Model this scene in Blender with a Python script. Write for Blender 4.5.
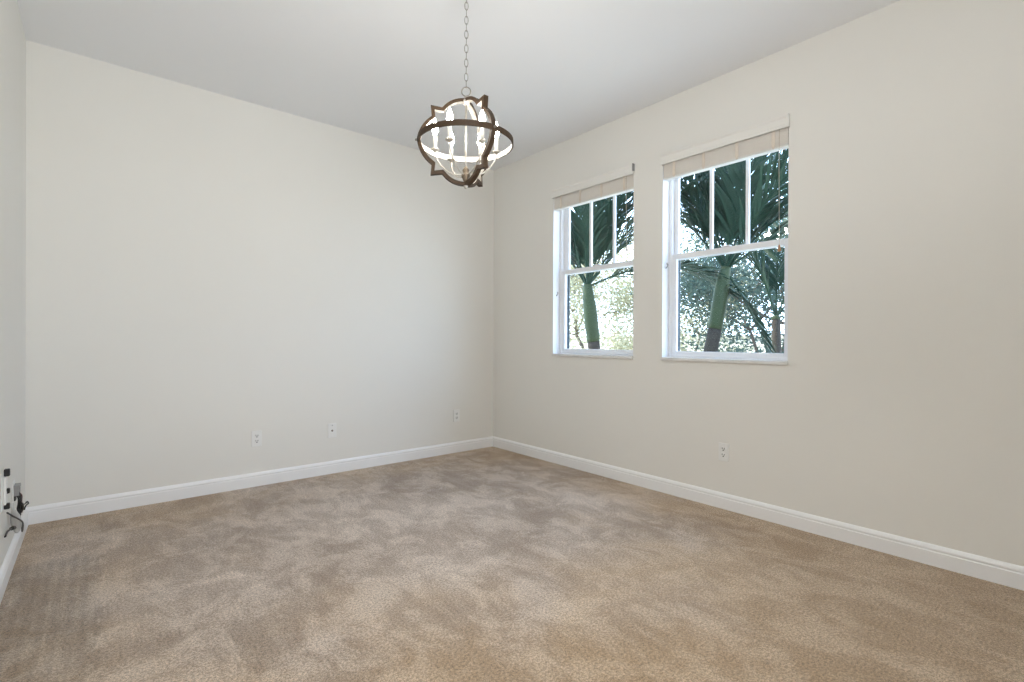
import bpy, bmesh, math, random
from mathutils import Vector, Matrix

for o in list(bpy.data.objects):
    bpy.data.objects.remove(o, do_unlink=True)
SC = bpy.context.scene
COL = SC.collection
PI = math.pi
rnd = random.Random(11)

# ---------------------------------------------------------------- camera, sky, light, exposure
H = 2.80                      # ceiling height
XL, XR, YB, YF = -0.305, 3.113, 4.0145, -1.60   # left, right, back and front wall faces
cam_d = bpy.data.cameras.new('camera')
cam = bpy.data.objects.new('camera', cam_d)
COL.objects.link(cam)
cam_d.sensor_width = 36.0
cam_d.lens = 499.08 / 1024 * 36.0
cam_d.clip_start = 0.02
YAW, PITCH, ROLL, EYE = 0.6967, -0.0023, 0.0040, 1.0814
fw = Vector((math.sin(YAW) * math.cos(PITCH), math.cos(YAW) * math.cos(PITCH), math.sin(PITCH)))
r0 = Vector((math.cos(YAW), -math.sin(YAW), 0))
u0 = r0.cross(fw)
r1 = r0 * math.cos(ROLL) + u0 * math.sin(ROLL)
u1 = -r0 * math.sin(ROLL) + u0 * math.cos(ROLL)
M = Matrix((r1, u1, -fw)).transposed().to_4x4()
M.translation = (0, 0, EYE)
cam.matrix_world = M
SC.camera = cam

SC.view_settings.view_transform = 'Standard'
SC.view_settings.look = 'None'
SC.view_settings.gamma = 1.0
SC.view_settings.use_curve_mapping = False
SC.view_settings.exposure = 0.0
SC.cycles.use_denoising = True
SC.cycles.max_bounces = 12
SC.cycles.diffuse_bounces = 6
SC.cycles.transparent_max_bounces = 16
SC.cycles.caustics_reflective = False
SC.cycles.caustics_refractive = False
SC.cycles.sample_clamp_indirect = 8.0

world = bpy.data.worlds.new('sky')
SC.world = world
world.use_nodes = True
wn = world.node_tree.nodes
wl = world.node_tree.links
wbg = wn['Background']
sky_tc = wn.new('ShaderNodeTexCoord')
sky_sep = wn.new('ShaderNodeSeparateXYZ')
sky_ramp = wn.new('ShaderNodeValToRGB')
sky_ramp.color_ramp.elements[0].position = 0.0
sky_ramp.color_ramp.elements[0].color = (0.66, 0.80, 1.0, 1)
sky_ramp.color_ramp.elements[1].position = 0.7
sky_ramp.color_ramp.elements[1].color = (0.36, 0.60, 1.0, 1)
wl.new(sky_tc.outputs['Generated'], sky_sep.inputs[0])
wl.new(sky_sep.outputs['Z'], sky_ramp.inputs[0])
wl.new(sky_ramp.outputs[0], wbg.inputs[0])
wbg.inputs[1].default_value = 8.0

def light(name, kind, loc, energy, color, **kw):
    d = bpy.data.lights.new(name, kind)
    d.energy = energy
    d.color = color
    for k, v in kw.items():
        setattr(d, k, v)
    o = bpy.data.objects.new(name, d)
    COL.objects.link(o)
    o.location = loc
    return o

sun = light('sun', 'SUN', (0, 20, 20), 14.0, (1.0, 0.93, 0.80), angle=0.03)
sun.rotation_euler = Vector((0.35, -0.75, -0.9)).to_track_quat('-Z', 'Y').to_euler()
# unseen fill added behind the camera, and a stand-in for the photographer's bounced flash
rear_fill = light('rear_fill_lamp', 'AREA', (0.70, YF + 0.06, 1.50), 3.0, (0.94, 0.965, 1.0), shape='RECTANGLE', size=1.6, size_y=2.0, spread=math.radians(95))
rear_fill.rotation_euler = Vector((0.10, 1, 0)).to_track_quat('-Z', 'Y').to_euler()
flash = light('bounce_flash_stand_in', 'AREA', (0.35, -0.80, 0.90), 46.5, (0.945, 0.962, 0.98), shape='SQUARE', size=1.4, spread=math.radians(140))
flash.rotation_euler = Vector((-0.10, 0.90, 1)).to_track_quat('-Z', 'Y').to_euler()

down = light('floor_fill', 'AREA', (0.75, 0.75, H - 0.03), 14.5, (0.96, 0.968, 0.97), shape='DISK', size=0.5, spread=math.radians(95))  # added fill just under the ceiling to brighten the floor; no fitting there
down.rotation_euler = Vector((0.18, 0.32, -1)).to_track_quat('-Z', 'Y').to_euler()

# ---------------------------------------------------------------- materials
def mat(name, col, rough=0.5, metal=0.0, spec=0.5, noise=0.0, nscale=40.0, bump=0.0, bscale=200.0, emit=None, es=0.0, sheen=0.0):
    m = bpy.data.materials.new(name)
    m.use_nodes = True
    nt = m.node_tree
    b = nt.nodes['Principled BSDF']
    b.inputs['Base Color'].default_value = (*col, 1)
    b.inputs['Roughness'].default_value = rough
    b.inputs['Metallic'].default_value = metal
    b.inputs['Specular IOR Level'].default_value = spec
    tc = nt.nodes.new('ShaderNodeTexCoord')
    if noise:
        n = nt.nodes.new('ShaderNodeTexNoise')
        n.inputs['Scale'].default_value = nscale
        n.inputs['Detail'].default_value = 4
        mx = nt.nodes.new('ShaderNodeMix')
        mx.data_type = 'RGBA'
        mx.inputs[6].default_value = (*[c * (1 - noise) for c in col], 1)
        mx.inputs[7].default_value = (*[min(1, c * (1 + noise)) for c in col], 1)
        nt.links.new(tc.outputs['Object'], n.inputs['Vector'])
        nt.links.new(n.outputs['Fac'], mx.inputs[0])
        nt.links.new(mx.outputs[2], b.inputs['Base Color'])
    if bump:
        n2 = nt.nodes.new('ShaderNodeTexNoise')
        n2.inputs['Scale'].default_value = bscale
        n2.inputs['Detail'].default_value = 3
        bp = nt.nodes.new('ShaderNodeBump')
        bp.inputs['Strength'].default_value = bump
        bp.inputs['Distance'].default_value = 0.002
        nt.links.new(tc.outputs['Object'], n2.inputs['Vector'])
        nt.links.new(n2.outputs['Fac'], bp.inputs['Height'])
        nt.links.new(bp.outputs[0], b.inputs['Normal'])
    if emit:
        b.inputs['Emission Color'].default_value = (*emit, 1)
        b.inputs['Emission Strength'].default_value = es
    if sheen:
        b.inputs['Sheen Weight'].default_value = sheen
        b.inputs['Sheen Roughness'].default_value = 0.5
    return m

M_wall = mat('cream_paint', (0.79, 0.777, 0.735), 0.6, spec=0.3, noise=0.012, nscale=3, bump=0.10, bscale=110)
M_ceil = mat('ceiling_paint', (0.80, 0.81, 0.825), 0.7, spec=0.2, bump=0.12, bscale=90)
M_reveal = mat('reveal_paint_sky_tint', (0.87, 0.885, 0.915), 0.5, spec=0.3)  # white paint; its blue tint stands in for sky light
M_trim = mat('white_trim', (0.86, 0.865, 0.87), 0.35)
M_vinyl = mat('white_vinyl', (0.84, 0.85, 0.87), 0.35)
M_marble = mat('white_marble', (0.74, 0.73, 0.71), 0.3, noise=0.22, nscale=14)
M_blind = mat('blind_slat', (0.82, 0.78, 0.725), 0.45, noise=0.03, nscale=30)
M_valance = mat('valance_white', (0.80, 0.785, 0.745), 0.45)
M_tape = mat('ladder_tape', (0.76, 0.68, 0.59), 0.8)
M_cord = mat('lift_cord', (0.62, 0.55, 0.45), 0.8)
M_tassel = mat('tassel_wood', (0.42, 0.22, 0.10), 0.5)
M_screen = mat('screen_frame', (0.05, 0.075, 0.09), 0.5)
M_grey = mat('grey_metal', (0.30, 0.30, 0.30), 0.4, metal=0.6)
M_plate = mat('outlet_plastic', (0.82, 0.82, 0.80), 0.3)
M_slot = mat('dark_slot', (0.03, 0.03, 0.03), 0.6)
M_brass = mat('jack_metal', (0.25, 0.22, 0.18), 0.35, metal=0.8)
M_black = mat('black_plastic', (0.012, 0.012, 0.013), 0.4)
M_red = mat('dark_red_cable', (0.12, 0.02, 0.02), 0.5)
M_whitecab = mat('white_cable', (0.55, 0.55, 0.54), 0.45)
M_oak = mat('weathered_oak', (0.062, 0.040, 0.024), 0.55, spec=0.2, noise=0.35, nscale=60)
M_silver = mat('antique_silver', (0.55, 0.52, 0.47), 0.35, metal=0.7)
M_chain = mat('chain_nickel', (0.34, 0.325, 0.29), 0.35, metal=0.8)
M_hub = mat('aged_bronze', (0.17, 0.13, 0.09), 0.45, metal=0.5)
M_candle = mat('candle_sleeve', (0.85, 0.83, 0.76), 0.5)
M_bulb = mat('lit_bulb', (1, 0.95, 0.85), 0.3, emit=(1.0, 0.95, 0.87), es=80.0)
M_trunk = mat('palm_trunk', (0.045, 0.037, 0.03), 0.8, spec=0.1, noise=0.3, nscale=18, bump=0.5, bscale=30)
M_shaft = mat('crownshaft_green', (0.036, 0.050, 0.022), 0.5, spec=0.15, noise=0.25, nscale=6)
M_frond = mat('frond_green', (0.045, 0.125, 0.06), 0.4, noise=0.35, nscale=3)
M_bark = mat('tree_bark', (0.09, 0.07, 0.055), 0.9, spec=0.1, noise=0.3, nscale=12)
M_stucco = mat('pale_stucco', (0.60, 0.55, 0.46), 0.9)
M_roof = mat('roof_tile', (0.33, 0.17, 0.09), 0.8, noise=0.3, nscale=5)
M_ground = mat('pale_bounce_ground', (0.50, 0.47, 0.40), 0.9, noise=0.35, nscale=2)  # ground coloured pale to bounce daylight up into the window reveals

def leafmat(name, a, b, trans=0.35):
    m = bpy.data.materials.new(name)
    m.use_nodes = True
    nt = m.node_tree
    p = nt.nodes['Principled BSDF']
    p.inputs['Roughness'].default_value = 0.5
    p.inputs['Specular IOR Level'].default_value = 0.12
    tc = nt.nodes.new('ShaderNodeTexCoord')
    n = nt.nodes.new('ShaderNodeTexNoise')
    n.inputs['Scale'].default_value = 5
    n.inputs['Detail'].default_value = 6
    mx = nt.nodes.new('ShaderNodeMix')
    mx.data_type = 'RGBA'
    mx.inputs[6].default_value = (*a, 1)
    mx.inputs[7].default_value = (*b, 1)
    tr = nt.nodes.new('ShaderNodeBsdfTranslucent')
    ms = nt.nodes.new('ShaderNodeMixShader')
    ms.inputs[0].default_value = trans
    nt.links.new(tc.outputs['Object'], n.inputs['Vector'])
    nt.links.new(n.outputs['Fac'], mx.inputs[0])
    nt.links.new(mx.outputs[2], p.inputs['Base Color'])
    nt.links.new(mx.outputs[2], tr.inputs['Color'])
    nt.links.new(p.outputs[0], ms.inputs[1])
    nt.links.new(tr.outputs[0], ms.inputs[2])
    nt.links.new(ms.outputs[0], nt.nodes['Material Output'].inputs['Surface'])
    return m

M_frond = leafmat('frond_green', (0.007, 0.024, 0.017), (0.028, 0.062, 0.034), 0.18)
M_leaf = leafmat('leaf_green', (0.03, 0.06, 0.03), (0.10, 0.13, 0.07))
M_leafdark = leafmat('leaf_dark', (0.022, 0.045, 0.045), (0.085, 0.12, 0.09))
M_leafpale = leafmat('leaf_pale', (0.17, 0.165, 0.09), (0.58, 0.53, 0.35), 0.4)

def glassmat():
    m = bpy.data.materials.new('window_glass')
    m.use_nodes = True
    nt = m.node_tree
    nt.nodes.remove(nt.nodes['Principled BSDF'])
    t = nt.nodes.new('ShaderNodeBsdfTransparent')
    t.inputs[0].default_value = (0.96, 0.98, 0.975, 1)
    g = nt.nodes.new('ShaderNodeBsdfGlossy')
    g.inputs['Roughness'].default_value = 0.02
    lw = nt.nodes.new('ShaderNodeLayerWeight')
    lw.inputs['Blend'].default_value = 0.5
    pw = nt.nodes.new('ShaderNodeMath')
    pw.operation = 'POWER'
    pw.inputs[1].default_value = 5.0
    nt.links.new(lw.outputs['Facing'], pw.inputs[0])
    fr = nt.nodes.new('ShaderNodeMath')
    fr.operation = 'MULTIPLY_ADD'
    fr.inputs[1].default_value = 0.80
    fr.inputs[2].default_value = 0.02
    nt.links.new(pw.outputs[0], fr.inputs[0])
    ms = nt.nodes.new('ShaderNodeMixShader')
    nt.links.new(fr.outputs[0], ms.inputs[0])
    nt.links.new(t.outputs[0], ms.inputs[1])
    nt.links.new(g.outputs[0], ms.inputs[2])
    nt.links.new(ms.outputs[0], nt.nodes['Material Output'].inputs['Surface'])
    return m
M_glass = glassmat()

def carpetmat():
    m = bpy.data.materials.new('beige_carpet')
    m.use_nodes = True
    nt = m.node_tree
    N, L = nt.nodes, nt.links
    p = N['Principled BSDF']
    p.inputs['Roughness'].default_value = 0.95
    p.inputs['Specular IOR Level'].default_value = 0.1
    p.inputs['Sheen Weight'].default_value = 0.25
    p.inputs['Sheen Roughness'].default_value = 0.45
    p.inputs['Sheen Tint'].default_value = (0.9, 0.92, 1.0, 1)
    tc = N.new('ShaderNodeTexCoord')
    def noise(scale, detail, rough, dist, vec=None, sc=(1, 1, 1), rot=0.0):
        mp = N.new('ShaderNodeMapping')
        mp.inputs['Scale'].default_value = sc
        mp.inputs['Rotation'].default_value = (0, 0, rot)
        L.new(tc.outputs['Object'], mp.inputs[0])
        n = N.new('ShaderNodeTexNoise')
        n.inputs['Scale'].default_value = scale
        n.inputs['Detail'].default_value = detail
        n.inputs['Roughness'].default_value = rough
        n.inputs['Distortion'].default_value = dist
        L.new(mp.outputs[0], n.inputs['Vector'])
        return n.outputs['Fac']
    def mrange(sock, a, b, c, d):
        r = N.new('ShaderNodeMapRange')
        r.interpolation_type = 'SMOOTHSTEP'
        r.inputs[1].default_value, r.inputs[2].default_value = a, b
        r.inputs[3].default_value, r.inputs[4].default_value = c, d
        L.new(sock, r.inputs[0])
        return r.outputs[0]
    def math_(op, a, b):
        q = N.new('ShaderNodeMath')
        q.operation = op
        for i, s in enumerate((a, b)):
            if isinstance(s, (int, float)):
                q.inputs[i].default_value = s
            else:
                L.new(s, q.inputs[i])
        return q.outputs[0]
    # pile lying this way or that: footprints, brush strokes and vacuum tracks
    big = mrange(noise(1.1, 3, 0.55, 0.6), 0.36, 0.64, 0, 1)
    mid = mrange(noise(4.6, 7, 0.72, 0.5, sc=(1, 0.75, 1), rot=0.5), 0.43, 0.60, 0, 1)
    stroke = mrange(noise(9.0, 4, 0.65, 0.2, sc=(1.4, 0.35, 1), rot=0.12), 0.42, 0.62, 0, 1)
    pile = math_('ADD', math_('MULTIPLY', big, 0.34), math_('ADD', math_('MULTIPLY', mid, 0.50), math_('MULTIPLY', stroke, 0.16)))
    fine = noise(105, 4, 0.85, 0)
    grain = noise(250, 2, 0.8, 0)
    c1 = N.new('ShaderNodeMix'); c1.data_type = 'RGBA'
    c1.inputs[6].default_value = (0.34, 0.220, 0.115, 1)
    c1.inputs[7].default_value = (0.71, 0.565, 0.410, 1)
    L.new(math_('ADD', math_('MULTIPLY', pile, 0.6), 0.22), c1.inputs[0])
    # cool window light painted in: pile greyer mid-room, browner by the window wall
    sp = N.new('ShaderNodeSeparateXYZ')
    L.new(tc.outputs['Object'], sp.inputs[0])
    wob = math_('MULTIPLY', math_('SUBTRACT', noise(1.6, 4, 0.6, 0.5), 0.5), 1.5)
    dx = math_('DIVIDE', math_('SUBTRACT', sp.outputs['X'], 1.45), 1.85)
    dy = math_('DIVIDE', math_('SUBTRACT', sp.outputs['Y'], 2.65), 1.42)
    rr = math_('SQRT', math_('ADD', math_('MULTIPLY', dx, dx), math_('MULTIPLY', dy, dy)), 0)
    painted_light = mrange(math_('ADD', rr, wob), 0.45, 1.30, 1.0, 0.0)
    c_lit = N.new('ShaderNodeMix'); c_lit.data_type = 'RGBA'
    c_lit.inputs[6].default_value = (0.365, 0.282, 0.213, 1)
    c_lit.inputs[7].default_value = (0.72, 0.61, 0.51, 1)
    L.new(pile, c_lit.inputs[0])
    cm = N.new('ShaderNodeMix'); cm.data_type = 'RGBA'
    L.new(painted_light, cm.inputs[0])
    L.new(c1.outputs[2], cm.inputs[6]); L.new(c_lit.outputs[2], cm.inputs[7])
    c2 = N.new('ShaderNodeMix'); c2.data_type = 'RGBA'; c2.blend_type = 'MULTIPLY'
    c2.inputs[0].default_value = 1.0
    L.new(cm.outputs[2], c2.inputs[6])
    g = math_('ADD', mrange(fine, 0.38, 0.62, 0.56, 1.18), mrange(grain, 0.38, 0.62, -0.20, 0.24))
    # vacuum track along the left wall: a darker swath with fine rows
    vx = math_('ADD', sp.outputs['X'], math_('MULTIPLY', mid, 0.03))
    swath = math_('MULTIPLY', mrange(vx, 0.00, 0.06, 1, 0), math_('MULTIPLY', mrange(sp.outputs['Y'], 1.6, 2.5, 0, 1), mrange(sp.outputs['Y'], 3.22, 3.34, 1, 0)))
    rows = math_('SINE', math_('MULTIPLY', sp.outputs['X'], 150.0), 0)
    gv = math_('MULTIPLY', g, math_('SUBTRACT', 1.0, math_('MULTIPLY', swath, math_('ADD', 0.24, math_('MULTIPLY', rows, 0.05)))))
    cc = N.new('ShaderNodeCombineColor')
    for i in range(3):
        L.new(gv, cc.inputs[i])
    L.new(cc.outputs[0], c2.inputs[7])
    L.new(c2.outputs[2], p.inputs['Base Color'])
    bp = N.new('ShaderNodeBump')
    bp.inputs['Strength'].default_value = 0.8
    bp.inputs['Distance'].default_value = 0.006
    L.new(math_('ADD', fine, math_('MULTIPLY', grain, 0.6)), bp.inputs['Height'])
    L.new(bp.outputs[0], p.inputs['Normal'])
    return m
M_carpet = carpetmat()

# ---------------------------------------------------------------- mesh helpers
def obj(name, bm, m, parent=None, smooth=False, loc=None):
    me = bpy.data.meshes.new(name)
    bmesh.ops.recalc_face_normals(bm, faces=bm.faces[:])
    bm.to_mesh(me)
    bm.free()
    for k in (m if isinstance(m, (list, tuple)) else [m]):
        me.materials.append(k)
    if smooth:
        for p in me.polygons:
            p.use_smooth = True
    o = bpy.data.objects.new(name, me)
    COL.objects.link(o)
    if loc:
        o.location = loc
    if parent:
        o.parent = parent
    return o

def tag(o, label=None, cat=None, group=None, kind=None):
    if label: o['label'] = label
    if cat: o['category'] = cat
    if group: o['group'] = group
    if kind: o['kind'] = kind
    return o

def thing(name, label, cat, loc=(0, 0, 0), group=None, kind=None):
    o = bpy.data.objects.new(name, None)
    o.empty_display_size = 0.05
    COL.objects.link(o)
    o.location = loc
    return tag(o, label, cat, group, kind)

def struct(name, bm, m, parent=None, smooth=False):
    o = obj(name, bm, m, parent, smooth)
    if not parent:
        o['kind'] = 'structure'
    return o

def box(bm, a, b, bevel=0.0, mi=0):
    a, b = Vector(a), Vector(b)
    r = bmesh.ops.create_cube(bm, size=1.0, matrix=Matrix.Translation((a + b) / 2) @ Matrix.Diagonal((*[abs(x) for x in (b - a)], 1)))
    vs = r['verts']
    es = list({e for v in vs for e in v.link_edges})
    for f in {f for v in vs for f in v.link_faces}:
        f.material_index = mi
    if bevel:
        bmesh.ops.bevel(bm, geom=es, offset=bevel, segments=2, profile=0.5, affect='EDGES')

def tube(bm, pts, rad, seg=10, cap=True, closed=False):
    """round tube along a polyline; rad is a number or one per point"""
    pts = [Vector(p) for p in pts]
    n = len(pts)
    rads = rad if isinstance(rad, (list, tuple)) else [rad] * n
    rings = []
    up = None
    for i, p in enumerate(pts):
        if closed:
            t = (pts[(i + 1) % n] - pts[i - 1]).normalized()
        else:
            t = (pts[min(i + 1, n - 1)] - pts[max(i - 1, 0)]).normalized()
        if up is None:
            up = t.orthogonal().normalized()
        up = (up - t * up.dot(t))
        up = up.normalized() if up.length > 1e-6 else t.orthogonal().normalized()
        w = t.cross(up)
        rings.append([bm.verts.new(p + (up * math.cos(2 * PI * k / seg) + w * math.sin(2 * PI * k / seg)) * rads[i]) for k in range(seg)])
    for i in range(n if closed else n - 1):
        A, B = rings[i], rings[(i + 1) % n]
        for k in range(seg):
            bm.faces.new((A[k], A[(k + 1) % seg], B[(k + 1) % seg], B[k]))
    if cap and not closed:
        bm.faces.new(rings[0])
        bm.faces.new(rings[-1])

def lathe(bm, prof, c=(0, 0, 0), seg=20, axis='Z'):
    """prof: (radius, height) pairs, revolved"""
    c = Vector(c)
    rings = []
    def pt(r, h, a):
        x, y = r * math.cos(a), r * math.sin(a)
        return c + (Vector((x, y, h)) if axis == 'Z' else Vector((h, x, y)) if axis == 'X' else Vector((x, h, y)))
    for r, h in prof:
        if r < 1e-6:
            rings.append([bm.verts.new(pt(0, h, 0))])
        else:
            rings.append([bm.verts.new(pt(r, h, 2 * PI * k / seg)) for k in range(seg)])
    for A, B in zip(rings, rings[1:]):
        for k in range(seg):
            k2 = (k + 1) % seg
            q = [A[k % len(A)], A[k2 % len(A)], B[k2 % len(B)], B[k % len(B)]]
            q = list(dict.fromkeys(q))
            if len(q) > 2:
                bm.faces.new(q)
    for R in (rings[0], rings[-1]):
        if len(R) > 1:
            bm.faces.new(R)

def smooth_pts(pts, n=8):
    """Catmull-Rom through the points"""
    P = [Vector(p) for p in pts]
    P = [P[0] * 2 - P[1]] + P + [P[-1] * 2 - P[-2]]
    out = []
    for i in range(1, len(P) - 2):
        for k in range(n):
            t = k / n
            a, b, c, d = P[i - 1], P[i], P[i + 1], P[i + 2]
            out.append(0.5 * (2 * b + (c - a) * t + (2 * a - 5 * b + 4 * c - d) * t * t + (3 * b - a - 3 * c + d) * t ** 3))
    out.append(P[-2])
    return out

# ---------------------------------------------------------------- the room
WT = 0.20                                  # outer wall thickness
WIN = [(1.205, 2.048), (2.300, 3.155)]     # openings along the window wall, near one first
SILL, HEAD = 0.962, 2.402

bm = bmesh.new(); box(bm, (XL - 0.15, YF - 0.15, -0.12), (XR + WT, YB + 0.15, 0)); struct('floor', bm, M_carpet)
bm = bmesh.new(); box(bm, (XL - 0.15, YF - 0.15, H), (XR + WT, YB + 0.15, H + 0.15)); struct('ceiling', bm, M_ceil)
bm = bmesh.new(); box(bm, (XL - 0.15, YB, 0), (XR + WT, YB + 0.15, H)); struct('wall_back', bm, M_wall)
bm = bmesh.new(); box(bm, (XL - 0.15, YF - 0.15, 0), (XL, YB, H)); struct('wall_left', bm, M_wall)
bm = bmesh.new(); box(bm, (XL, YF - 0.15, 0), (XR + WT, YF, H)); struct('wall_front', bm, M_wall)
# window wall: a pierced slab
bm = bmesh.new()
ys = [YF, WIN[0][0], WIN[0][1], WIN[1][0], WIN[1][1], YB]
zs = [0, SILL - 0.022, HEAD, H]
def hole(i, k):
    return 0 <= i < 5 and k == 1 and i in (1, 3)
for x in (XR, XR + WT):
    for i in range(5):
        for k in range(3):
            if not hole(i, k):
                f = bm.faces.new([bm.verts.new((x, y, z)) for y, z in ((ys[i], zs[k]), (ys[i + 1], zs[k]), (ys[i + 1], zs[k + 1]), (ys[i], zs[k + 1]))])
for i in (1, 3):
    a, b, c, d = (ys[i], zs[1]), (ys[i + 1], zs[1]), (ys[i + 1], zs[2]), (ys[i], zs[2])
    for p, q in ((a, b), (b, c), (c, d), (d, a)):
        f = bm.faces.new([bm.verts.new(v) for v in ((XR, *p), (XR + WT, *p), (XR + WT, *q), (XR, *q))])
        f.material_index = 1
bmesh.ops.remove_doubles(bm, verts=bm.verts[:], dist=1e-5)
struct('wall_right', bm, [M_wall, M_reveal])

# baseboards: flat board, small groove, rounded cap
BASE = [(0, 0), (0.014, 0), (0.014, 0.070), (0.0115, 0.074), (0.0115, 0.078), (0.0135, 0.082), (0.0125, 0.088), (0.0085, 0.096), (0.004, 0.102), (0, 0.104)]
def baseboard(name, a, b, nrm):
    bm = bmesh.new()
    a, b, nrm = Vector(a), Vector(b), Vector(nrm)
    R = [[bm.verts.new(p + nrm * t + Vector((0, 0, z * 0.965))) for t, z in BASE] for p in (a, b)]
    n = len(BASE)
    for k in range(n):
        bm.faces.new((R[0][k], R[0][(k + 1) % n], R[1][(k + 1) % n], R[1][k]))
    bm.faces.new(R[0]); bm.faces.new(R[1])
    struct(name, bm, M_trim)
baseboard('baseboard_back', (XL, YB, 0), (XR, YB, 0), (0, -1, 0))
baseboard('baseboard_right', (XR, YF, 0), (XR, YB - 0.0, 0), (-1, 0, 0))
baseboard('baseboard_left', (XL, YF, 0), (XL, YB, 0), (1, 0, 0))

# ---------------------------------------------------------------- windows
def frame_bm(x0, x1, y0, y1, z0, z1, l, r, b, t, bev=0.003):
    bm = bmesh.new()
    box(bm, (x0, y0, z0), (x1, y0 + l, z1), bev)
    box(bm, (x0, y1 - r, z0), (x1, y1, z1), bev)
    box(bm, (x0, y0 + l, z0), (x1, y1 - r, z0 + b), bev)
    box(bm, (x0, y0 + l, z1 - t), (x1, y1 - r, z1), bev)
    return bm
for w, (y0, y1) in enumerate(WIN):
    t = thing('window_%d' % (w + 1), None, None, (XR + 0.1, (y0 + y1) / 2, SILL), kind='structure')
    def part(name, bm, m, parent=None, smooth=False):
        base = parent or t
        bmesh.ops.translate(bm, verts=bm.verts[:], vec=-Vector(t.location))
        return obj(name, bm, m, base, smooth)
    part('window_frame', frame_bm(XR + 0.082, XR + 0.160, y0, y1, SILL, HEAD, 0.022, 0.022, 0.018, 0.022), M_vinyl)
    zm = 1.682
    up = part('upper_sash', frame_bm(XR + 0.118, XR + 0.144, y0 + 0.022, y1 - 0.022, zm - 0.020, HEAD - 0.02, 0.026 - 0.016 * w, 0.030 + 0.022 * w, 0.038, 0.05), M_vinyl)
    lo = part('lower_sash', frame_bm(XR + 0.088, XR + 0.116, y0 + 0.022, y1 - 0.020, SILL + 0.012, zm + 0.020, 0.034, 0.036, 0.032, 0.038), M_vinyl)
    a, b = y0 + 0.048 - 0.016 * w, y1 - 0.052 - 0.022 * w
    cuts = (a + (b - a) * 0.335, a + (b - a) * 0.668)
    for c in cuts:
        bm = bmesh.new(); box(bm, (XR + 0.120, c - 0.011, zm + 0.018), (XR + 0.142, c + 0.011, HEAD - 0.06), 0.003)
        part('muntin', bm, M_vinyl, up)
    bm = bmesh.new(); box(bm, (XR + 0.129, y0 + 0.04, zm), (XR + 0.133, y1 - 0.045, HEAD - 0.06)); part('pane', bm, M_glass, up)
    bm = bmesh.new(); box(bm, (XR + 0.100, y0 + 0.05, SILL + 0.04), (XR + 0.104, y1 - 0.05, zm)); part('pane', bm, M_glass, lo)
    part('screen_frame', frame_bm(XR + 0.162, XR + 0.174, y0 + 0.004, y1 - 0.004, SILL + 0.004, zm, 0.030, 0.034, 0.016, 0.016, 0.002), M_screen)
    bm = bmesh.new(); box(bm, (XR + 0.080, (y0 + y1) / 2 - 0.03, zm + 0.0205), (XR + 0.112, (y0 + y1) / 2 + 0.03, zm + 0.030), 0.004)
    part('sash_lock', bm, M_vinyl, lo)
    bm = bmesh.new(); box(bm, (XR - 0.013, y0 - 0.004, SILL - 0.022), (XR + 0.082, y1 + 0.004, SILL), 0.003)
    part('window_sill', bm, M_marble)
    zc = 1.617 if w == 0 else 1.491
    bm = bmesh.new(); tube(bm, [(XR + 0.035, y1 - 0.004, zc - 0.018), (XR + 0.038, y1 - 0.014, zc - 0.006), (XR + 0.045, y1 - 0.014, zc + 0.008), (XR + 0.048, y1 - 0.004, zc + 0.018)], 0.004, 8)
    part('cord_cleat', bm, M_grey, smooth=True)

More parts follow.
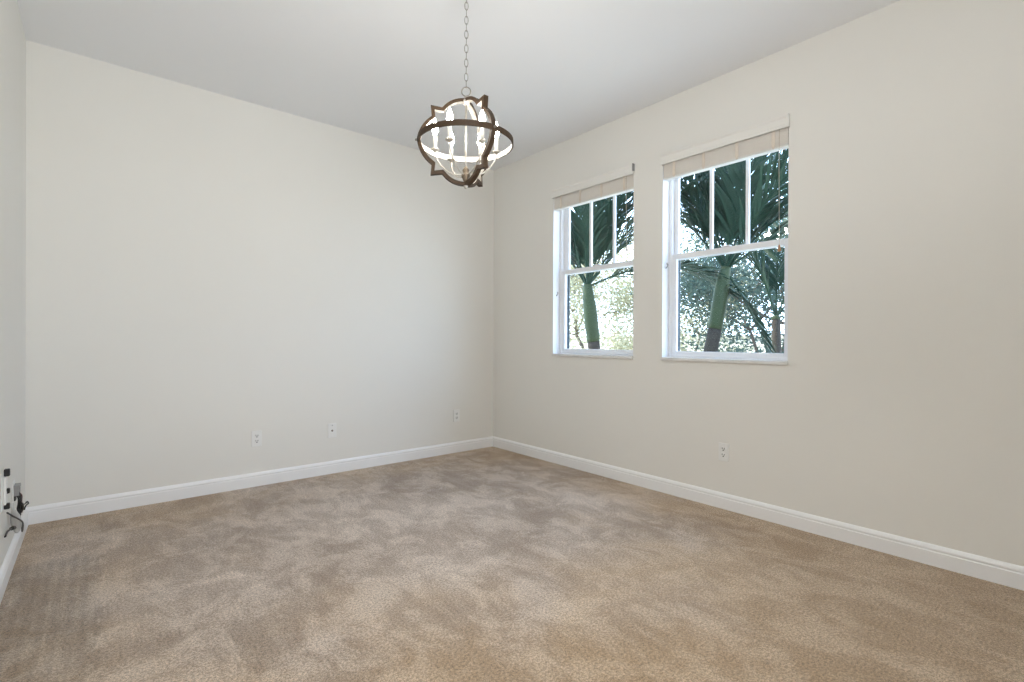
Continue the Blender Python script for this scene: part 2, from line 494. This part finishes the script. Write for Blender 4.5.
# ---------------------------------------------------------------- raised blinds
def blind(w, label):
    y0, y1 = WIN[w]
    t = thing('window_blind', label, 'blind', (XR, (y0 + y1) / 2, 2.33), 'raised slat blinds')
    O = -Vector(t.location)
    def part(name, bm, m, parent=None, smooth=False):
        bmesh.ops.translate(bm, verts=bm.verts[:], vec=O)
        return obj(name, bm, m, parent or t, smooth)
    # valance board: cove profile
    prof = [(-0.010, 2.331), (-0.020, 2.331), (-0.020, 2.345), (-0.017, 2.352), (-0.017, 2.385), (-0.024, 2.396), (-0.024, 2.406), (-0.010, 2.406)]
    bm = bmesh.new()
    A, B = y0 - 0.006, y1 + 0.004
    R = [[bm.verts.new((XR + x, y, z)) for x, z in prof] for y in (A, B)]
    for k in range(len(prof)):
        bm.faces.new((R[0][k], R[0][(k + 1) % len(prof)], R[1][(k + 1) % len(prof)], R[1][k]))
    bm.faces.new(R[0]); bm.faces.new(R[1])
    box(bm, (XR - 0.011, A, 2.331), (XR - 0.0005, A + 0.009, 2.406))
    box(bm, (XR - 0.011, B - 0.009, 2.331), (XR - 0.0005, B, 2.406))
    v = part('valance', bm, M_valance)
    if w == 1:
        bm = bmesh.new(); box(bm, (XR - 0.026, A - 0.002, 2.352), (XR - 0.0005, A + 0.0025, 2.408), 0.001)
        part('valance_clip', bm, M_grey, v)
    ys0, ys1 = y0 + 0.004, y1 - 0.004
    bm = bmesh.new(); box(bm, (XR + 0.004, ys0, 2.340), (XR + 0.058, ys1, 2.398), 0.002); part('headrail', bm, M_blind)
    bm = bmesh.new()
    z = 2.243
    k = 0
    while z < 2.334:
        j = 0.0012 * math.sin(k * 2.7)
        box(bm, (XR + 0.003 + j, ys0, z), (XR + 0.053 + j, ys1, z + 0.0034))
        z += 0.0046
        k += 1
    part('slats', bm, M_blind)
    bm = bmesh.new(); box(bm, (XR + 0.002, ys0, 2.226), (XR + 0.054, ys1, 2.2415), 0.004); rail = part('bottom_rail', bm, M_valance)
    for f in (0.10, 0.365, 0.635, 0.90):
        y = ys1 + (ys0 - ys1) * f
        bm = bmesh.new(); box(bm, (XR - 0.0005, y - 0.010, 2.240), (XR + 0.0015, y + 0.010, 2.338)); part('ladder_tape', bm, M_tape)
        bm = bmesh.new(); lathe(bm, [(0, -0.003), (0.006, -0.002), (0.007, 0.001), (0.004, 0.003), (0, 0.003)], (XR + 0.0005, y, 2.234), 10, 'X'); part('rail_plug', bm, M_tape, rail, True)
    yc, zt = (1.257, 1.650) if w == 0 else (2.366, 1.80)
    bm = bmesh.new()
    tube(bm, smooth_pts([(XR + 0.0005, yc, 2.335), (XR - 0.004, yc, 2.2), (XR + 0.004, yc + 0.002, 1.95), (XR + 0.006, yc, zt)]), 0.0014, 6)
    c = part('lift_cord', bm, M_cord, None, True)
    bm = bmesh.new(); lathe(bm, [(0, 0.004), (0.004, 0.002), (0.006, -0.010), (0.010, -0.028), (0.009, -0.036), (0, -0.038)], (XR + 0.006, yc, zt), 12)
    part('tassel', bm, M_tassel if w == 0 else M_valance, c, True)
    return t
blind(0, 'white slat blind raised to the head of the larger-looking window farther from the room corner')
blind(1, 'white slat blind raised at the head of the window nearer the room corner')

# ---------------------------------------------------------------- wall outlets
def on_wall(name, label, cat, pos, nrm, group=None):
    """an empty on a wall: local X along the wall, local Y out of it, Z up"""
    t = thing(name, label, cat, pos, group)
    n = Vector(nrm)
    t.rotation_euler = (0, 0, math.atan2(n.y, n.x) - PI / 2)
    return t
def plate_bm(w=0.068, h=0.115):
    bm = bmesh.new(); box(bm, (-w / 2, 0, -h / 2), (w / 2, 0.0075, h / 2), 0.0022)
    return bm
def screw(t, z):
    bm = bmesh.new(); lathe(bm, [(0, 0.0070), (0.0035, 0.0070), (0.003, 0.0085), (0, 0.0088)], (0, 0, z), 12, 'Y')
    obj('screw', bm, M_plate, t, True)
def duplex(label, pos, nrm, group):
    t = on_wall('wall_outlet', label, 'outlet', pos, nrm, group)
    obj('cover_plate', plate_bm(), M_plate, t)
    for s in (1, -1):
        bm = bmesh.new()
        prof = [(0.0165 * math.copysign(abs(math.cos(a)) ** 0.75, math.cos(a)), 0.0145 * math.copysign(abs(math.sin(a)) ** 0.55, math.sin(a))) for a in [2 * PI * k / 24 for k in range(24)]]
        A = [bm.verts.new((x, 0.0065, z + s * 0.0195)) for x, z in prof]
        B = [bm.verts.new((x * 0.95, 0.0100, z * 0.95 + s * 0.0195)) for x, z in prof]
        for k in range(24):
            bm.faces.new((A[k], A[(k + 1) % 24], B[(k + 1) % 24], B[k]))
        bm.faces.new(B)
        so = obj('socket', bm, M_plate, t)
        bm = bmesh.new()
        c = s * 0.0195
        box(bm, (-0.0090, 0.0095, c + 0.000), (-0.0050, 0.0106, c + 0.0100))
        box(bm, (0.0050, 0.0095, c + 0.001), (0.0090, 0.0106, c + 0.0095))
        lathe(bm, [(0, 0.0095), (0.0042, 0.0095), (0.0042, 0.0106), (0, 0.0106)], (0, 0, c - 0.0065), 12, 'Y')
        obj('slots', bm, M_slot, so)
    screw(t, 0)
    return t
duplex('white duplex outlet on the back wall, the one farthest left', (0.915, YB, 0.349), (0, -1, 0), 'duplex outlets')
duplex('white duplex outlet on the back wall, close to the room corner', (2.665, YB, 0.352), (0, -1, 0), 'duplex outlets')
duplex('white duplex outlet on the right wall, below the windows', (XR, 1.587, 0.364), (-1, 0, 0), 'duplex outlets')
t = on_wall('cable_jack', 'white wall plate with one dark coaxial jack, between the back wall outlets', 'outlet', (1.470, YB, 0.345), (0, -1, 0))
obj('cover_plate', plate_bm(), M_plate, t)
bm = bmesh.new(); lathe(bm, [(0, 0.005), (0.008, 0.005), (0.008, 0.008), (0.0048, 0.008), (0.0048, 0.016), (0.0012, 0.016), (0, 0.0145)], (0, 0, 0), 16, 'Y'); obj('coaxial_jack', bm, M_brass, t, True)
bm = bmesh.new(); lathe(bm, [(0, 0.0070), (0.0035, 0.0070), (0.003, 0.0085), (0, 0.0088)], (0, 0, 0.042), 12, 'Y'); obj('screw', bm, M_slot, t, True)
screw(t, -0.042)

# ---------------------------------------------------------------- plugs and cables low on the left wall
t = on_wall('outlet_tap', 'white plug-in outlet tap on the left wall with black plugs in it', 'outlet', (XL, 3.07, 0.420), (1, 0, 0))
bm = bmesh.new(); box(bm, (-0.040, 0, -0.085), (0.040, 0.005, 0.075), 0.002); obj('cover_plate', bm, M_plate, t)
bm = bmesh.new(); box(bm, (-0.028, 0.005, -0.060), (0.028, 0.014, 0.058), 0.003)
for k in range(3):
    box(bm, (-0.018, 0.0135, -0.012 + k * 0.02), (0.018, 0.0150, -0.004 + k * 0.02))
obj('tap_body', bm, M_plate, t)
for z, h in ((0.076, 0.032), (-0.004, 0.022), (-0.070, 0.026)):
    bm = bmesh.new(); box(bm, (-0.010, 0.005, z - h / 2), (0.010, 0.024, z + h / 2), 0.004); obj('plug', bm, M_black, t)

t = on_wall('media_plate', 'small grey hooded cable plate low on the left wall', 'outlet', (XL, 3.44, 0.320), (1, 0, 0))
bm = bmesh.new(); box(bm, (-0.035, 0, -0.0575), (0.035, 0.005, 0.0575), 0.002); obj('cover_plate', bm, M_plate, t)
bm = bmesh.new()
box(bm, (-0.028, 0.004, 0.026), (0.028, 0.026, 0.042), 0.002); box(bm, (-0.028, 0.004, -0.010), (-0.024, 0.024, 0.028)); box(bm, (0.024, 0.004, -0.010), (0.028, 0.024, 0.028))
obj('hood', bm, M_grey, t)
bm = bmesh.new(); box(bm, (-0.022, 0.005, -0.034), (0.022, 0.011, 0.025)); obj('cable_opening', bm, M_slot, t)
def cable(name, label, pts, r, m, group=None):
    bm = bmesh.new(); tube(bm, smooth_pts(pts, 8), r, 8)
    return tag(obj(name, bm, m, None, True), label, 'cable', group)
cx = XL
def P(out, y, z):
    return (cx + 0.004 + out * 0.62, y - 0.08, z)
cable('black_cable', 'thick black cable bunched below the grey hooded plate on the left wall', [P(0.016, 3.52, 0.325), P(0.030, 3.52, 0.300), P(0.032, 3.515, 0.270), P(0.026, 3.52, 0.240), P(0.034, 3.53, 0.222), P(0.044, 3.53, 0.240), P(0.040, 3.525, 0.262), P(0.030, 3.53, 0.236), P(0.028, 3.53, 0.205)], 0.0075, M_black)
cable('black_cable', 'thin black cable looping outward from the grey hooded plate', [P(0.012, 3.500, 0.322), P(0.030, 3.495, 0.295), P(0.050, 3.505, 0.262), P(0.060, 3.55, 0.254), P(0.072, 3.55, 0.262), P(0.078, 3.55, 0.252), P(0.066, 3.57, 0.242), P(0.056, 3.58, 0.230), P(0.050, 3.58, 0.215)], 0.0030, M_black)
cable('red_cable', 'dark red thin cable beside the black ones under the hooded plate', [P(0.018, 3.535, 0.322), P(0.040, 3.54, 0.300), P(0.040, 3.54, 0.268), P(0.050, 3.54, 0.240), P(0.040, 3.54, 0.214)], 0.0028, M_red)
cable('black_cable', 'black cable dropping in a V from the plug on the left wall', [P(0.026, 3.10, 0.333), P(0.044, 3.16, 0.300), P(0.074, 3.30, 0.232), P(0.062, 3.42, 0.165), P(0.052, 3.47, 0.140), P(0.050, 3.47, 0.170), P(0.036, 3.49, 0.215), P(0.026, 3.50, 0.245)], 0.0032, M_black)
t = thing('power_adapter', 'pale power adapter with a short black plug hanging on the left wall', 'adapter', (cx + 0.022, 3.27, 0.165))
bm = bmesh.new()
tube(bm, smooth_pts([(0.004, 0.02, 0.0), (0.004, 0.03, 0.02), (0.002, 0.01, 0.06), (0.0, -0.02, 0.10), (-0.004, -0.05, 0.135), (-0.006, -0.04, 0.155)]), [0.006 + 0.013 * math.sin(min(1, k / 30) * PI) for k in range(41)], 10)
obj('adapter_body', bm, M_whitecab, t, True)
bm = bmesh.new(); tube(bm, smooth_pts([(0.000, -0.035, 0.040), (-0.004, -0.075, 0.050), (-0.012, -0.14, 0.056), (-0.014, -0.19, 0.050)]), [0.009] * 9 + [0.004] * 16, 8)
obj('plug', bm, M_black, t, True)

# ---------------------------------------------------------------- chandelier
CH = Vector((1.397, 2.028, 2.048))
ch = thing('chandelier', 'orb chandelier with weathered wood frames and six lit candle bulbs on a chain', 'chandelier', CH)
RR, HH = 0.233, 0.212
def band_ring(r_out, th, h, z):
    bm = bmesh.new()
    n = 72
    prof = [(r_out, -h / 2), (r_out, h / 2), (r_out - th, h / 2), (r_out - th, -h / 2)]
    R = [[bm.verts.new((r * math.cos(2 * PI * k / n), r * math.sin(2 * PI * k / n), z + zz)) for r, zz in prof] for k in range(n)]
    for k in range(n):
        for j in range(4):
            f = bm.faces.new((R[k][j], R[(k + 1) % n][j], R[(k + 1) % n][(j + 1) % 4], R[k][(j + 1) % 4]))
            f.material_index = 1 if j == 2 else 0
    return bm
obj('ring_band', band_ring(RR, 0.006, 0.026, 0.0), [M_oak, M_silver], ch)
# half frames: quatrefoil outline, three of them round the axis
def arc(p, q, bulge, n=10):
    p, q = Vector(p), Vector(q)
    d = q - p
    nrm = Vector((d.y, -d.x)).normalized()
    if nrm.dot(p + q) < 0:
        nrm = -nrm
    return [p + d * (k / n) + nrm * bulge * 4 * (k / n) * (1 - k / n) for k in range(n + 1)]
up_half = arc((0.0, HH), (0.116, 0.160), 0.016) + [Vector((0.171, 0.168))] + arc((0.166, 0.116), (RR + 0.004, 0.0), 0.014)
outline = up_half + [Vector((p.x, -p.y)) for p in reversed(up_half[:-1])]
def half_frame_bm(th=0.017, wd=0.024):
    bm = bmesh.new()
    n = len(outline)
    rows = []
    for i, p in enumerate(outline):
        a = (p - outline[i - 1]).normalized() if i else Vector((1, 0))
        b = (outline[i + 1] - p).normalized() if i < n - 1 else Vector((-1, 0))
        na, nb = Vector((-a.y, a.x)), Vector((-b.y, b.x))
        m = (na + nb).normalized()
        k = th / max(0.45, m.dot(na))
        q = p - m * k if (p - m * k).length < p.length else p + m * k
        q.x = max(q.x, 0.0)
        rows.append([bm.verts.new(v) for v in ((p.x, -wd / 2, p.y), (p.x, wd / 2, p.y), (q.x, wd / 2, q.y), (q.x, -wd / 2, q.y))])
    for A, B in zip(rows, rows[1:]):
        for j in range(4):
            f = bm.faces.new((A[j], A[(j + 1) % 4], B[(j + 1) % 4], B[j]))
            f.material_index = 1 if j == 2 else 0
    bm.faces.new(rows[0]); bm.faces.new(rows[-1])
    return bm
cdir = math.atan2(-CH.y, -CH.x)          # towards the camera
hf = None
for az in (33, 153, 273):
    if hf is None:
        hf = obj('frame_arm', half_frame_bm(), [M_oak, M_silver], ch)
    else:
        hf = hf.copy(); COL.objects.link(hf); hf.parent = ch
    hf.rotation_euler = (0, 0, cdir + math.radians(az))
    bm = bmesh.new(); lathe(bm, [(0, RR + 0.002), (0.006, RR + 0.002), (0.006, RR + 0.010), (0.003, RR + 0.013), (0, RR + 0.013)], (0, 0, 0), 12, 'X')
    obj('screw_knob', bm, M_chain, hf, True)
# centre rod, caps and finial
bm = bmesh.new(); lathe(bm, [(0, -HH), (0.0052, -HH), (0.0052, HH), (0, HH)], (0, 0, 0), 14); obj('centre_rod', bm, M_silver, ch, True)
bm = bmesh.new(); lathe(bm, [(0, HH - 0.030), (0.007, HH - 0.030), (0.017, HH - 0.018), (0.019, HH - 0.010), (0.012, HH + 0.003), (0.009, HH + 0.014), (0.004, HH + 0.018), (0, HH + 0.018)], (0, 0, 0), 20); obj('top_cap', bm, M_silver, ch, True)
bm = bmesh.new(); lathe(bm, [(0, -0.200), (0.006, -0.198), (0.012, -0.188), (0.018, -0.174), (0.023, -0.164), (0.018, -0.152), (0.014, -0.144), (0.017, -0.136), (0.010, -0.124), (0.0052, -0.116), (0, -0.116)], (0, 0, 0), 20); obj('hub', bm, M_hub, ch, True)
bm = bmesh.new(); lathe(bm, [(0, -HH - 0.016), (0.006, -HH - 0.014), (0.009, -HH - 0.006), (0.012, -HH + 0.002), (0.008, -HH + 0.010), (0, -HH + 0.012)], (0, 0, 0), 16); obj('bottom_finial', bm, M_silver, ch, True)
bm = bmesh.new(); tube(bm, [(0.022 * math.cos(2 * PI * k / 28) * math.cos(cdir + 1.4), 0.022 * math.cos(2 * PI * k / 28) * math.sin(cdir + 1.4), HH + 0.038 + 0.022 * math.sin(2 * PI * k / 28)) for k in range(28)], 0.0030, 8, closed=True); obj('top_loop', bm, M_chain, ch, True)
# six candle arms
ARM = [(0.012, 0, -0.158), (0.050, 0, -0.158), (0.095, 0, -0.140), (0.128, 0, -0.105), (0.145, 0, -0.075), (0.150, 0, -0.048)]
RA = 0.150
protos = {}
for k in range(6):
    rz = cdir + math.radians(90 + 60 * k)
    def cp(name, make, parent):
        if name not in protos:
            protos[name] = make()
            o = protos[name]
            o.parent = parent
        else:
            o = protos[name].copy(); COL.objects.link(o); o.parent = parent
        return o
    def mk_arm():
        bm = bmesh.new(); tube(bm, smooth_pts(ARM, 6), 0.0038, 8); return obj('candle_arm', bm, M_silver, None, True)
    a = cp('candle_arm', mk_arm, ch)
    a.rotation_euler = (0, 0, rz)
    def mk_cup():
        bm = bmesh.new(); lathe(bm, [(0, -0.052), (0.006, -0.052), (0.009, -0.047), (0.020, -0.042), (0.0215, -0.039), (0.014, -0.038), (0.0115, -0.030), (0, -0.030)], (RA, 0, 0), 18); return obj('drip_cup', bm, M_silver, None, True)
    cp('drip_cup', mk_cup, a)
    def mk_sl():
        bm = bmesh.new(); lathe(bm, [(0, -0.036), (0.0095, -0.036), (0.0095, 0.028), (0.007, 0.030), (0, 0.030)], (RA, 0, 0), 16); return obj('candle_sleeve', bm, M_candle, None, True)
    cp('candle_sleeve', mk_sl, a)
    def mk_bulb():
        bm = bmesh.new(); lathe(bm, [(0, 0.029), (0.0065, 0.030), (0.009, 0.037), (0.0145, 0.050), (0.0155, 0.060), (0.0135, 0.074), (0.0085, 0.090), (0.0035, 0.102), (0.0012, 0.110), (0, 0.112)], (RA, 0, 0), 16); return obj('bulb', bm, M_bulb, None, True)
    cp('bulb', mk_bulb, a)
# chain and canopy
zl0 = HH + 0.057
ztop = H - CH.z - 0.030
n = 13
pitch = (ztop - zl0) / n
def link_bm():
    bm = bmesh.new()
    L, W_ = pitch * 0.5 + 0.0032, 0.0086
    pts = [(W_ * math.cos(2 * PI * k / 24), 0, L * math.sin(2 * PI * k / 24)) for k in range(24)]
    tube(bm, pts, 0.0016, 8, closed=True)
    return bm
lk = None
for k in range(n):
    if lk is None:
        lk = obj('chain_link', link_bm(), M_chain, ch, True)
    else:
        lk = lk.copy(); COL.objects.link(lk); lk.parent = ch
    lk.location = (0, 0, zl0 + pitch * (k + 0.5))
    lk.rotation_euler = (0, 0, cdir + PI / 2 + (PI / 2 if k % 2 == 0 else 0.15))
bm = bmesh.new(); lathe(bm, [(0, H - CH.z - 0.036), (0.006, H - CH.z - 0.034), (0.010, H - CH.z - 0.026), (0.050, H - CH.z - 0.018), (0.062, H - CH.z - 0.006), (0.063, H - CH.z), (0, H - CH.z)], (0, 0, 0), 28); obj('canopy', bm, M_silver, ch, True)

# ---------------------------------------------------------------- outside
GZ = -0.25
bm = bmesh.new()
G = 60
bmesh.ops.create_grid(bm, x_segments=12, y_segments=12, size=G)
bmesh.ops.translate(bm, verts=bm.verts[:], vec=(20, 5, GZ))
gr = struct('ground', bm, M_ground)

def frond_bm(R_, length, e0, droop, leaf, n=46, w=0.019, twist=0.0):
    """feather frond: rachis in local XZ starting along elevation e0, bending down by droop over its length"""
    bm = bmesh.new()
    pts, tang = [], []
    p = Vector((0, 0, 0))
    N_ = 28
    for i in range(N_ + 1):
        t = i / N_
        e = e0 - droop * t ** 1.6
        d = Vector((math.cos(e), 0, math.sin(e)))
        pts.append(p.copy()); tang.append(d)
        p = p + d * (length / N_)
    tube(bm, pts, [0.013 * (1 - 0.85 * i / N_) for i in range(N_ + 1)], 6)
    for s in (1, -1):
        for k in range(n):
            t = 0.16 + 0.83 * k / (n - 1)
            f = t * N_
            i = min(int(f), N_ - 1)
            q = pts[i].lerp(pts[i + 1], f - i)
            d = tang[i]
            side = Vector((0, s, 0))
            upv = side.cross(d) * (-s)
            if upv.z < 0: upv = -upv
            ll = leaf * (0.35 + 0.65 * math.sin(PI * min(1, 0.12 + t * 0.80))) * R_.uniform(0.85, 1.1)
            dirv = (side * R_.uniform(0.45, 0.70) + d * R_.uniform(0.75, 1.0) + upv * R_.uniform(-0.05, 0.30)).normalized()
            wv = d.cross(dirv).cross(dirv).normalized()
            prev = None
            M_ = 5
            pos = q.copy()
            dv = dirv.copy()
            for j in range(M_ + 1):
                u = j / M_
                ww = w * (0.45 + 1.5 * u) * 0.8 if u < 0.35 else w * (1.05 - u) * 1.35
                A, B = bm.verts.new(pos + wv * ww), bm.verts.new(pos - wv * ww)
                if prev:
                    bm.faces.new((prev[0], A, B, prev[1]))
                prev = (A, B)
                pos = pos + dv * (ll / M_)
                dv = (dv + Vector((0, 0, -0.09 - 0.08 * u))).normalized()
    return bm

def palm(label, base, top, shaft_from, r, seed, fronds):
    """slender palm: grey trunk, green crownshaft, feather fronds; fronds = (azimuth deg, elevation deg, droop rad, length, leaflet length)"""
    R_ = random.Random(seed)
    t = thing('palm_tree', label, 'palm tree', base, 'palms outside the windows')
    B = Vector((0, 0, 0)); T = Vector(top) - Vector(base)
    C = B.lerp(T, shaft_from)
    ax = lambda u: B.lerp(T, u) + Vector((0.02 * math.sin(u * 5), 0.02 * math.cos(u * 4) - 0.02, 0)) * (u * (1 - u) * 4)
    bm = bmesh.new()
    us = [shaft_from * k / 24 for k in range(25)]
    tube(bm, [ax(u) for u in us], [r * (1.25 - 0.3 * k / 24 + (0.035 if k % 2 else 0)) for k in range(25)], 16)
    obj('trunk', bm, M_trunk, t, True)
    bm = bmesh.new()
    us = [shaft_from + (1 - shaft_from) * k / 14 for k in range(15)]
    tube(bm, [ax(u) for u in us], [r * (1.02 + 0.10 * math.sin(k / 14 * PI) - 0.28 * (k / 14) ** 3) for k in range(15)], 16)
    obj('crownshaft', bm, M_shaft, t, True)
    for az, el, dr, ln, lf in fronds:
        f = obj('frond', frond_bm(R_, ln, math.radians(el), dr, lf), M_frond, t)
        f.location = ax(1.0) + Vector((0, 0, -0.03))
        f.rotation_euler = (R_.uniform(-0.2, 0.2), 0, math.radians(az))
    return t
# azimuth: 0 = +X (away from the house), 90 = towards the room corner's side, 180 = towards the house
palm('slender palm with a leaning green trunk outside the window farther from the corner', (4.80, 2.90, GZ), (5.135, 2.612, 1.86), 0.69, 0.070, 1,
     [(15, 84, 0.4, 2.3, 0.60), (60, 76, 0.8, 2.3, 0.62), (105, 80, 0.6, 2.1, 0.60), (150, 74, 0.8, 1.9, 0.60), (195, 78, 0.6, 1.7, 0.55), (240, 72, 0.9, 2.2, 0.62), (275, 66, 0.9, 2.3, 0.62), (315, 72, 0.9, 2.3, 0.62), (350, 64, 1.1, 2.2, 0.62),
      (85, 62, 1.0, 2.2, 0.6), (120, 58, 1.1, 2.0, 0.6), (255, 56, 1.1, 2.1, 0.6), (295, 50, 1.2, 2.1, 0.6), (330, 56, 1.2, 2.1, 0.6), (35, 62, 1.1, 2.1, 0.6), (285, 36, 1.3, 2.0, 0.55), (292, -60, 0.40, 1.25, 0.42)])
palm('slender palm with an upright green trunk outside the window nearer the corner', (4.66, 3.92, GZ), (4.543, 4.024, 1.745), 0.66, 0.074, 2,
     [(10, 84, 0.4, 2.0, 0.60), (55, 78, 0.7, 2.0, 0.58), (100, 74, 0.8, 1.9, 0.55), (140, 70, 0.9, 1.7, 0.55), (185, 76, 0.6, 1.5, 0.50), (230, 74, 0.7, 1.8, 0.58), (270, 70, 0.9, 2.0, 0.60), (310, 68, 1.0, 2.1, 0.60), (345, 66, 1.0, 2.0, 0.60),
      (75, 56, 1.1, 1.9, 0.58), (115, 58, 1.1, 1.8, 0.55), (285, 56, 1.1, 2.0, 0.58), (325, 52, 1.2, 2.0, 0.58), (40, 58, 1.1, 2.0, 0.58), (295, 24, 1.4, 1.7, 0.5)])
palm('short grey-trunked palm behind the leaning palm', (6.55, 2.74, GZ), (6.598, 2.695, 1.40), 0.97, 0.050, 3,
     [(0, 78, 0.7, 2.2, 0.55), (72, 72, 1.0, 2.1, 0.55), (265, 66, 1.1, 2.1, 0.55), (320, 56, 1.3, 2.0, 0.55), (120, 76, 0.9, 1.9, 0.5)])

def tree(name, label, base, height, crown_r, nleaf, leaf, mleaf, seed, group, zlo=0.25):
    R_ = random.Random(seed)
    t = thing(name, label, 'tree', base, group)
    bm = bmesh.new()
    tips = []
    def branch(p, d, ln, r, depth):
        pts = [p]
        q, dd = p.copy(), d.copy()
        for k in range(4):
            dd = (dd + Vector((R_.uniform(-.25, .25), R_.uniform(-.25, .25), R_.uniform(-.1, .16)))).normalized()
            q = q + dd * ln / 4
            pts.append(q.copy())
        tube(bm, pts, [r * (1 - 0.12 * k) for k in range(5)], 6)
        tips.append((q.copy(), depth)); tips.append((pts[2].copy(), depth))
        if depth < 3:
            for _ in range(3):
                nd = (dd * 0.6 + Vector((R_.uniform(-1, 1), R_.uniform(-1, 1), R_.uniform(-0.45, 0.75)))).normalized()
                branch(q, nd, ln * 0.68, r * 0.55, depth + 1)
    for k in range(2):
        branch(Vector((R_.uniform(-.1, .1), R_.uniform(-.1, .1), 0)), Vector((R_.uniform(-.35, .35), R_.uniform(-.35, .35), 1)).normalized(), height * 0.36, 0.050, 0)
    obj('trunk', bm, M_bark, t, True)
    cl = [p for p, d in tips if d >= 1 and p.z > zlo]
    bm = bmesh.new()
    for k in range(nleaf):
        if R_.random() < 0.45:
            c = R_.choice(cl) + Vector((R_.gauss(0, .22), R_.gauss(0, .22), R_.gauss(0, .2))) * crown_r * 0.6
        else:
            a, u = R_.uniform(0, 2 * PI), math.sqrt(R_.random())
            c = Vector((crown_r * u * math.cos(a), crown_r * u * math.sin(a), R_.uniform(zlo, height)))
        s = leaf * R_.uniform(0.6, 1.3)
        x = Vector((R_.gauss(0, 1), R_.gauss(0, 1), R_.gauss(0, 0.7))).normalized()
        y = x.orthogonal().normalized()
        y = Matrix.Rotation(R_.uniform(0, 6.28), 3, x) @ y
        z = x.cross(y)
        vs = [c - x * s, c + y * s * 0.42 + z * s * 0.1, c + x * s, c - y * s * 0.42 + z * s * 0.1]
        bm.faces.new([bm.verts.new(v) for v in vs])
    obj('foliage', bm, mleaf, t)
    return t
g = 'broadleaf trees beyond the palms'
tree('broadleaf_tree', 'sparse pale tree seen behind the upright palm', (10.6, 9.2, GZ), 4.4, 2.4, 23000, 0.048, M_leafpale, 21, g)
tree('broadleaf_tree', 'dense dark tree seen to the right behind the leaning palm', (11.2, 4.60, GZ), 4.8, 1.9, 22000, 0.052, M_leafdark, 22, g)
tree('broadleaf_tree', 'grey-green tree seen between the leaning palm and the frame at its left', (13.4, 8.2, GZ), 4.6, 2.1, 24000, 0.052, M_leafpale, 23, g)
tree('broadleaf_tree', 'broadleaf tree at the far end of the garden, nearest the corner side', (9.0, 14.2, GZ), 4.8, 2.2, 9000, 0.055, M_leafpale, 24, g)

# sunlit garden wall behind the trees
gw = thing('garden_wall', 'pale sunlit garden wall with a capping behind the trees', 'garden wall', (18.0, 6.0, GZ))
bm = bmesh.new(); box(bm, (-0.1, -12, 0), (0.1, 14, 1.45)); obj('wall_panel', bm, M_stucco, gw)
bm = bmesh.new(); box(bm, (-0.18, -12, 1.45), (0.18, 14, 1.53), 0.01); obj('capping', bm, M_stucco, gw)
for y in range(-12, 15, 4):
    bm = bmesh.new(); box(bm, (-0.22, y - 0.2, 0), (0.22, y + 0.2, 1.70), 0.01); obj('pillar', bm, M_stucco, gw)
